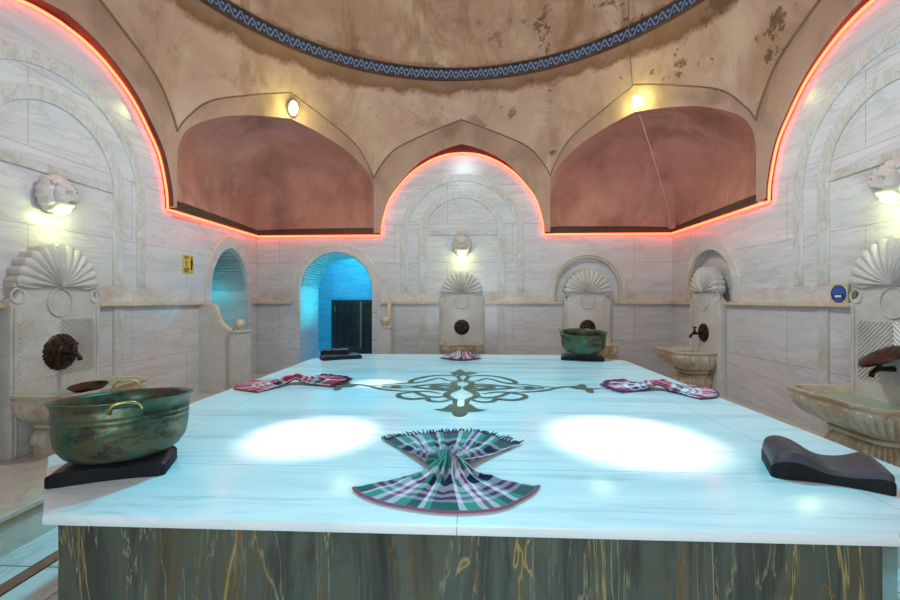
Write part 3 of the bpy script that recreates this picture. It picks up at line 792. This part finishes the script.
# ------------------------------------------------------------------ signs
t = thing('yellow_sign', 'small yellow sign with black figure on the left wall', 'sign', MWL @ T(1.70, -.004, .445))
MB().box(-.10, .10, -.006, .004, -.11, .11, .002).build('plate', 'yellow', parent=t)
m = MB()
m.lathe([(.0, -.001), (.014, -.001), (.014, .001), (0, .001)], 12).xf(T(.055, -.0075, .075) @ R(90, 'X'))
m.poly([[(.04, .055), (.07, .055), (.078, -.01), (.068, -.01), (.066, -.075), (.056, -.075), (.054, -.02), (.052, -.075), (.042, -.075), (.042, -.01), (.034, -.01)]], -.009, -.006)
m.build('figure_pictogram', 'black', parent=t)
m = MB()
for z, ww in ((.085, .085), (.065, .06)): m.box(-.085, -.085+ww, -.008, -.006, z-.005, z+.005)
m.box(-.052, -.04, -.008, -.006, -.03, .035); m.box(-.06, -.032, -.008, -.006, .012, .02)
for z, ww in ((-.055, .09), (-.075, .09), (-.092, .07)): m.box(-.085, -.085+ww, -.008, -.006, z-.005, z+.005)
m.build('sign_lettering', 'black', parent=t)

t = thing('blue_round_sign', 'round blue sticker with a white word on a pale square tile, right wall ledge', 'sign', MWR @ T(-.45, -.024, .045))
MB().box(-.095, .09, -.002, .02, -.067, .095, .004).build('tile', 'ledge', parent=t)
disc = MB().lathe([(0, .006), (.073, .006), (.074, 0)], 36).xf(R(90, 'X') @ T(.0, .008, .0)).build('disc', 'blue', parent=t)
m = MB().tube([(.072*math.cos(2*PI*j/36), -.006, .008+.072*math.sin(2*PI*j/36)) for j in range(36)], .003, 5, True)
m.build('rim_line', 'navy', parent=t)
MB().box(-.052, .052, -.0085, -.006, -.03, .004).build('word_band', 'navy', parent=t)
MB().box(-.033, .033, -.0095, -.0085, -.022, -.004).build('white_word', 'white', parent=t)
tag(MB().lathe([(0, .012), (.045, .012), (.05, 0)], 24).xf(MWR @ T(-.335, -.012, .04) @ R(90, 'X')).build('green_disc', 'olive', smooth=True, auto=40), 'small olive green disc stuck beside the blue round sign', 'disc')

# ------------------------------------------------------------------ the platform
t = thing('heated_platform', 'large marble massage platform with dark veined sides in the middle of the bath', 'platform', T(-.04, 3.35, 0))
L = [(-1.352,1.299), (1.240,1.299), (1.75,1.79), (1.75,4.90), (1.30,5.39), (-1.40,5.39), (-1.84,4.92), (-1.84,1.79)]
rnd = lambda P, d: [((x+.04)*(1-d/1.8)-.04, (y-3.35)*(1-d/2.0)+3.35) for x, y in P]
inv = T(.04, -3.35, 0)
zt = EYE+ZS
slab = MB().poly([L], zt-.036, zt, .010, 'xy').xf(inv); so = slab.build('slab_top', 'slab', parent=t, smooth=True, auto=30)
# keep the material's coordinates in room space
for nme in ('slab_marble',):
    for nd in bpy.data.materials[nme].node_tree.nodes:
        if nd.type == 'MAPPING':
            s_ = nd.inputs['Scale'].default_value; l_ = nd.inputs['Location'].default_value
            nd.inputs['Location'].default_value = (l_[0]-.04*s_[0], l_[1]+3.35*s_[1], l_[2])
MB().poly([rnd(L, .030)], 0.0, zt-.036, 0, 'xy').xf(inv).build('cladding', 'clad', parent=t)
# plinth line
MB().poly([rnd(L, .02)], 0.0, .05, .006, 'xy').xf(inv).build('plinth', 'clad', parent=t)
# flat stone inlay: filigree medallion
inl = MB(); Z0 = zt-.004; zi_ = [0]
def nz():
    zi_[0] += 1; return Z0+.005+zi_[0]*.00012
def zp(x, y):                # picture sheet of the motif -> platform plane
    px, py = 340+x/3.214, 360+y/3.214; u = (px-450)/430; w_ = (300-py)/430; s_ = ZS/w_
    return ((u*math.cos(A)-math.sin(A))*s_+.06, (u*math.sin(A)+math.cos(A))*s_)
def ribbon(pts, wd, mir=True):
    P = spline([zp(*p) for p in pts], 6); n = len(P); Lp, Rp = [], []
    for i in range(n):
        a = Vector(P[max(0, i-1)]); b_ = Vector(P[min(n-1, i+1)]); d = (b_-a).normalized(); nn = Vector((-d.y, d.x))
        ww = wd*(.35+.65*math.sin(PI*min(1, max(0, (i+.5)/n))))
        Lp.append(Vector(P[i])+nn*ww); Rp.append(Vector(P[i])-nn*ww)
    for sg in ((1, -1) if mir else (1,)):
        zq = nz(); vs = [(p.x*sg-.06, p.y, zq) for p in Lp]+[(p.x*sg-.06, p.y, zq) for p in Rp]
        inl.add(vs, [(i, i+1, n+i+1, n+i) for i in range(n-1)])
def blob(pts, mir=True, smooth=True):
    P = [zp(*p) for p in pts]
    if smooth: P = spline(P+[P[0]], 5)[:-1]
    cx_ = sum(p[0] for p in P)/len(P); cy_ = sum(p[1] for p in P)/len(P); n = len(P)
    for sg in ((1, -1) if mir else (1,)):
        zq = nz(); inl.add([(p[0]*sg-.06, p[1], zq) for p in P]+[(cx_*sg-.06, cy_, zq)], [(i, (i+1) % n, n) for i in range(n)])
blob([(355,158), (360,146), (385,150), (410,146), (413,160), (405,178), (385,184), (364,178)], False)
blob([(405,146), (420,143), (445,158), (473,161), (440,167), (408,166)])
blob([(360,46), (385,30), (408,46), (400,50), (385,44), (370,50)], False)
blob([(398,42), (415,38), (442,42), (420,47), (400,50)])
ribbon([(400,46), (412,54), (406,62), (405,69), (422,73), (420,82), (408,87), (410,95), (428,103), (440,114), (424,124), (410,129), (408,138), (404,150)], .030)
ribbon([(408,56), (440,50), (490,52), (535,60), (562,70), (558,76), (520,72), (503,66)], .024)
ribbon([(410,66), (440,68), (470,60), (500,66), (540,76), (600,80), (660,86), (705,90)], .016)
ribbon([(414,84), (445,78), (500,82), (552,89), (500,95), (445,99), (412,94)], .024)
ribbon([(552,89), (600,86), (655,91), (600,95), (552,89)], .012)
blob([(588,91), (606,87), (628,91), (606,95)])
ribbon([(420,90), (450,84), (490,88), (450,94), (420,90)], .03)
ribbon([(420,128), (455,136), (490,134), (505,126), (550,130), (590,124), (594,114), (560,108), (530,104)], .022)
ribbon([(432,116), (470,122), (510,118), (540,106), (500,104), (460,110)], .018)
ribbon([(530,104), (590,104), (650,100), (700,90), (740,86), (780,86)], .016)
blob([(735,88), (760,84), (775,78), (792,84), (790,90), (815,92), (855,93), (815,96), (816,106), (795,104), (785,96), (760,94)])
inl.xf(inv).build('medallion_inlay', 'inlay', parent=t, weld=False, label='olive grey filigree medallion inlaid in the marble')

# ------------------------------------------------------------------ things on the platform
def bowl(label, mw, r=.27, h=.20, handle_ang=(80, 260)):
    t = thing('copper_bowl', label, 'bowl', mw)
    prof = [(0, .004), (.46, 0), (.66, .035), (.82, .12), (.92, .26), (.965, .44), (.975, .62), (.97, .66), (.985, .68), (.975, .70), (.975, .74), (.99, .76), (.98, .78), (.985, .90), (1.02, .975), (1.045, .99), (1.045, 1.01), (1.01, 1.01), (.96, .97), (.945, .80), (.945, .60), (.93, .44), (.88, .28), (.78, .15), (.60, .07), (0, .05)]
    MB().lathe([(a*r, b_*h) for a, b_ in prof], 64).build('body', 'copper', parent=t, smooth=True, auto=60)
    MB().lathe([(0, .60*h), (.935*r, .60*h)], 48).build('water', 'dwater', parent=t)
    for hi_, ha in enumerate(handle_ang):
        hm = R(ha)
        m = MB(); m.tube(spline([(r*1.0, -.042, h*.86), (r*1.08, -.048, h*.90), (r*1.17, -.034, h*1.0), (r*1.19, 0, h*1.03), (r*1.17, .034, h*1.0), (r*1.08, .048, h*.90), (r*1.0, .042, h*.86)], 5), .0055, 8)
        if hi_ == 1:
            m = MB(); m.tube(spline([(r*.96, -.045, h*.90), (r*1.03, -.05, h*1.04), (r*1.07, -.034, h*1.16), (r*1.08, 0, h*1.19), (r*1.07, .034, h*1.16), (r*1.03, .05, h*1.04), (r*.96, .045, h*.90)], 5), .0055, 8)
        hd = m.xf(hm).build('handle', 'brass', parent=t, smooth=True, label='pale brass loop handle')
        m = MB(); m.rows([[(r*1.0*math.cos(q), r*1.0*math.sin(q), z*h) for q in [(-.24+.48*j/10) for j in range(11)]] for z in (.78, .92)])
        m.rows([[(r*1.012*math.cos(q), r*1.012*math.sin(q), z*h) for q in [(-.24+.48*j/10) for j in range(11)]] for z in (.78, .92)])
        m.xf(hm).build('handle_plate', 'copper', parent=hd, smooth=True)
        for q in (-.16, .16):
            mm = MB().lathe([(.009, -.003), (.007, .003), (0, .006)], 8).xf(T(.968*r, q*r, .86*h) @ R(-90, 'Y'))
            mm.xf(hm).build('rivet', 'white', parent=hd, smooth=True)
    return t

def headrest(label, mw, ln=.38, wd=.22, hs=(.092, .050, .066), waist=.86, skin=.9):
    """foam head rest: high at one end, dipped, medium at the other"""
    t = thing('head_rest', label, 'head rest', mw)
    n = 28; K = 14; rows = []
    top = spline([(-.5, hs[0]*.55), (-.46, hs[0]*.85), (-.36, hs[0]), (-.22, hs[0]*.93), (-.05, hs[1]*1.15), (.08, hs[1]), (.24, hs[1]*1.12), (.40, hs[2]), (.47, hs[2]*.92), (.5, hs[2]*.7)], 4)
    rows = []
    for x, z in top:
        e = min(1, (0.5-abs(x))/.07); cor = math.sqrt(max(0, 1-(1-e)**2))*.16+.84
        wv = wd/2*cor*(waist+(1-waist)*min(1, (abs(x-.05)/.40)**2))
        rows.append([(x*ln, -wv, .006), (x*ln, -wv*1.0, z*.80), (x*ln, -wv*.985, z*.93)] + [(x*ln, wv*q, z*(1-.10*abs(q)**4)) for q in (-.93, -.8, -.4, 0, .4, .8, .93)] + [(x*ln, wv*.985, z*.93), (x*ln, wv, z*.80), (x*ln, wv, .006)])
    m = MB().rows(rows); nn = len(rows[0])
    m.f.append(tuple(range(nn))[::-1]); m.f.append(tuple((len(rows)-1)*nn+j for j in range(nn)))
    m.build('cushion', 'rest', parent=t, smooth=True, auto=48)
    # dark base skin wrapped around the sides
    rows = []
    base = [r_[0] for r_ in rows]
    top2 = top
    P, Q = [], []
    for x, z in top2:
        e = min(1, (0.5-abs(x))/.07); cor = math.sqrt(max(0, 1-(1-e)**2))*.16+.84
        wv = wd/2*cor*(waist+(1-waist)*min(1, (abs(x-.05)/.40)**2))+.0025
        P.append((x*(ln+.006), -wv, z*skin)); Q.append((x*(ln+.006), wv, z*skin))
    loop = P+Q[::-1]
    m = MB().rows([[(p[0], p[1], 0) for p in loop], loop], True, True, False)
    m.build('base_skin', 'restdark', parent=t, smooth=True, auto=48)
    return t

zs = EYE+ZS
headrest('black headrest under the near green copper bowl at the left front corner', T(-1.395, 1.635, zs+.0005) @ R(22), .37, .20, (.056, .046, .056), skin=.97)
bowl('large green tarnished copper bowl at the left front corner of the platform', T(-1.385, 1.66, zs+.060) @ R(-3.5, 'X') @ R(-2, 'Y'), .228, .232, (-50, 128))
headrest('black sculpted headrest lying alone at the right front corner of the platform', T(1.365, 1.735, zs+.0005) @ R(-25), .35, .235, (.112, .058, .085), skin=.6, waist=.80)
headrest('dark headrest under the smaller copper bowl at the right rear', T(1.28, 4.98, zs+.0005) @ R(-12), .46, .26, (.055, .045, .055))
bowl('smaller green tarnished copper bowl at the right rear of the platform', T(1.29, 4.99, zs+.078) @ R(6, 'X'), .25, .235, (5, 185))
headrest('dark blue flat headrest at the left rear edge, lower of the two', T(-1.50, 4.93, zs+.0005) @ R(28), .44, .24, (.05, .042, .05))
headrest('dark maroon headrest on top of the blue one at the left rear', T(-1.60, 5.03, zs+.050) @ R(18), .32, .20, (.05, .045, .05))

def towel(label, mat, mw, fa, fb, hf, hbk, pw=.085, n=9, ph=.045, seed=1, fringe=True, xs=1):
    """cloth pinched in the middle; front fan (-y) of radius fa and half angle hf, rear fan of radius fb"""
    rnd_ = random.Random(seed); t = thing('folded_towel', label, 'towel', mw)
    NU, NV = 150, 60; V = []; UV = []
    ph_ = [rnd_.uniform(-.4, .4) for _ in range(8)]
    for j in range(NV+1):
        v = -1+2*j/NV
        for i in range(NU+1):
            s_ = -1+2*i/NU
            r = abs(v); R0, ha = (fa, hf) if v < 0 else (fb, hbk)
            se = s_+.02*math.sin(s_*9+ph_[0]*5)
            an = math.radians(ha)*se*(1+.05*math.sin(7*se+ph_[1]*6)*r)
            rad = R0*r*(1+(.03*math.sin(5*s_+ph_[2]*5) + .05*math.cos(PI*s_))*r)
            x = math.sin(an)*rad*(1+(xs-1)*min(1, r*2) if v < 0 else 1) + se*pw*(1-r)**1.5; y = math.copysign(1, v)*math.cos(an)*rad if r > 0 else 0
            amp = ph*(math.exp(-((r-.16)/.26)**2)*.75+.26*(1-r)+.05*(1 if v > 0 else .35)) * (1 if v < 0 else 1.0)
            if v > 0: amp += .012*r
            pl = abs(math.sin((s_*n/2+ph_[3]+.25*math.sin(4*s_+ph_[4]))*PI))
            pl2 = .35*abs(math.sin((s_*n*1.3+ph_[5])*PI))
            z = .007+amp*(pl*.75+pl2*.5)*(1-.35*s_*s_) + .022*math.exp(-(r/.14)**2)
            wn = noise.noise(Vector((x*14+seed, y*14, 0)))*.6+noise.noise(Vector((x*34, y*34, seed)))*.25
            z += max(-.003, wn*.030*(1-.6*r if v < 0 else 1-.2*r)); x += wn*.012*(1-r*.4)
            z = .004+(z-.004)*(1-(.86 if v < 0 else .6)*r**2.5)
            if v < 0 and r > .95: z += .002
            V.append((x, y, z)); UV.append((s_, v))
    F = [(j*(NU+1)+i, j*(NU+1)+i+1, (j+1)*(NU+1)+i+1, (j+1)*(NU+1)+i) for j in range(NV) for i in range(NU)]
    me = bpy.data.meshes.new('cloth'); me.from_pydata(V, [], F); me.materials.append(M[mat])
    ul = me.uv_layers.new(name='UVMap')
    for lp in me.loops: ul.data[lp.index].uv = UV[lp.vertex_index]
    me.polygons.foreach_set('use_smooth', [True]*len(me.polygons))
    o = bpy.data.objects.new('cloth', me); C.objects.link(o); o.parent = t
    md = o.modifiers.new('s', 'SOLIDIFY'); md.thickness = .003; md.offset = 1
    if fringe:
        m = MB(); base = NV*(NU+1)
        for i in range(2, NU, 3):
            p = Vector(V[base+i]); d = Vector((p.x, p.y, 0)).normalized(); sd = Vector((-d.y, d.x, 0))*rnd_.uniform(-.012, .012)
            m.tube([p+Vector((0,0,.002)), p+d*.026+sd*.5+Vector((0,0,.008*rnd_.random())), p+d*rnd_.uniform(.035, .065)+sd+Vector((0,0,-p.z+.004+.01*rnd_.random()))], [.006, .004, .0018], 5)
        fo = m.build('fringe', mat, parent=t)
        fo['kind'] = 'stuff'
    return t
towel('green, navy and pink plaid towel gathered into a fan at the front middle', 'towel1', T(-.085, 1.665, zs+.001) @ R(1), .300, .50, 64, 41, pw=.040, n=7, ph=.058, xs=1.32, seed=3)
towel('red plaid towel gathered into a bow on the left side of the platform', 'towel2', T(-1.43, 3.42, zs+.004) @ R(-62), .40, .39, 42, 46, pw=.045, n=9, ph=.05, seed=5)
towel('red and white plaid towel gathered into a bow on the right side', 'towel3', T(1.44, 3.34, zs+.001) @ R(68), .38, .36, 46, 46, pw=.05, n=8, ph=.05, seed=8)
towel('crimson plaid towel gathered into a fan at the rear middle edge', 'towel2', T(-.10, 5.08, zs+.001) @ R(178), .27, .24, 62, 62, n=8, ph=.06, seed=11)
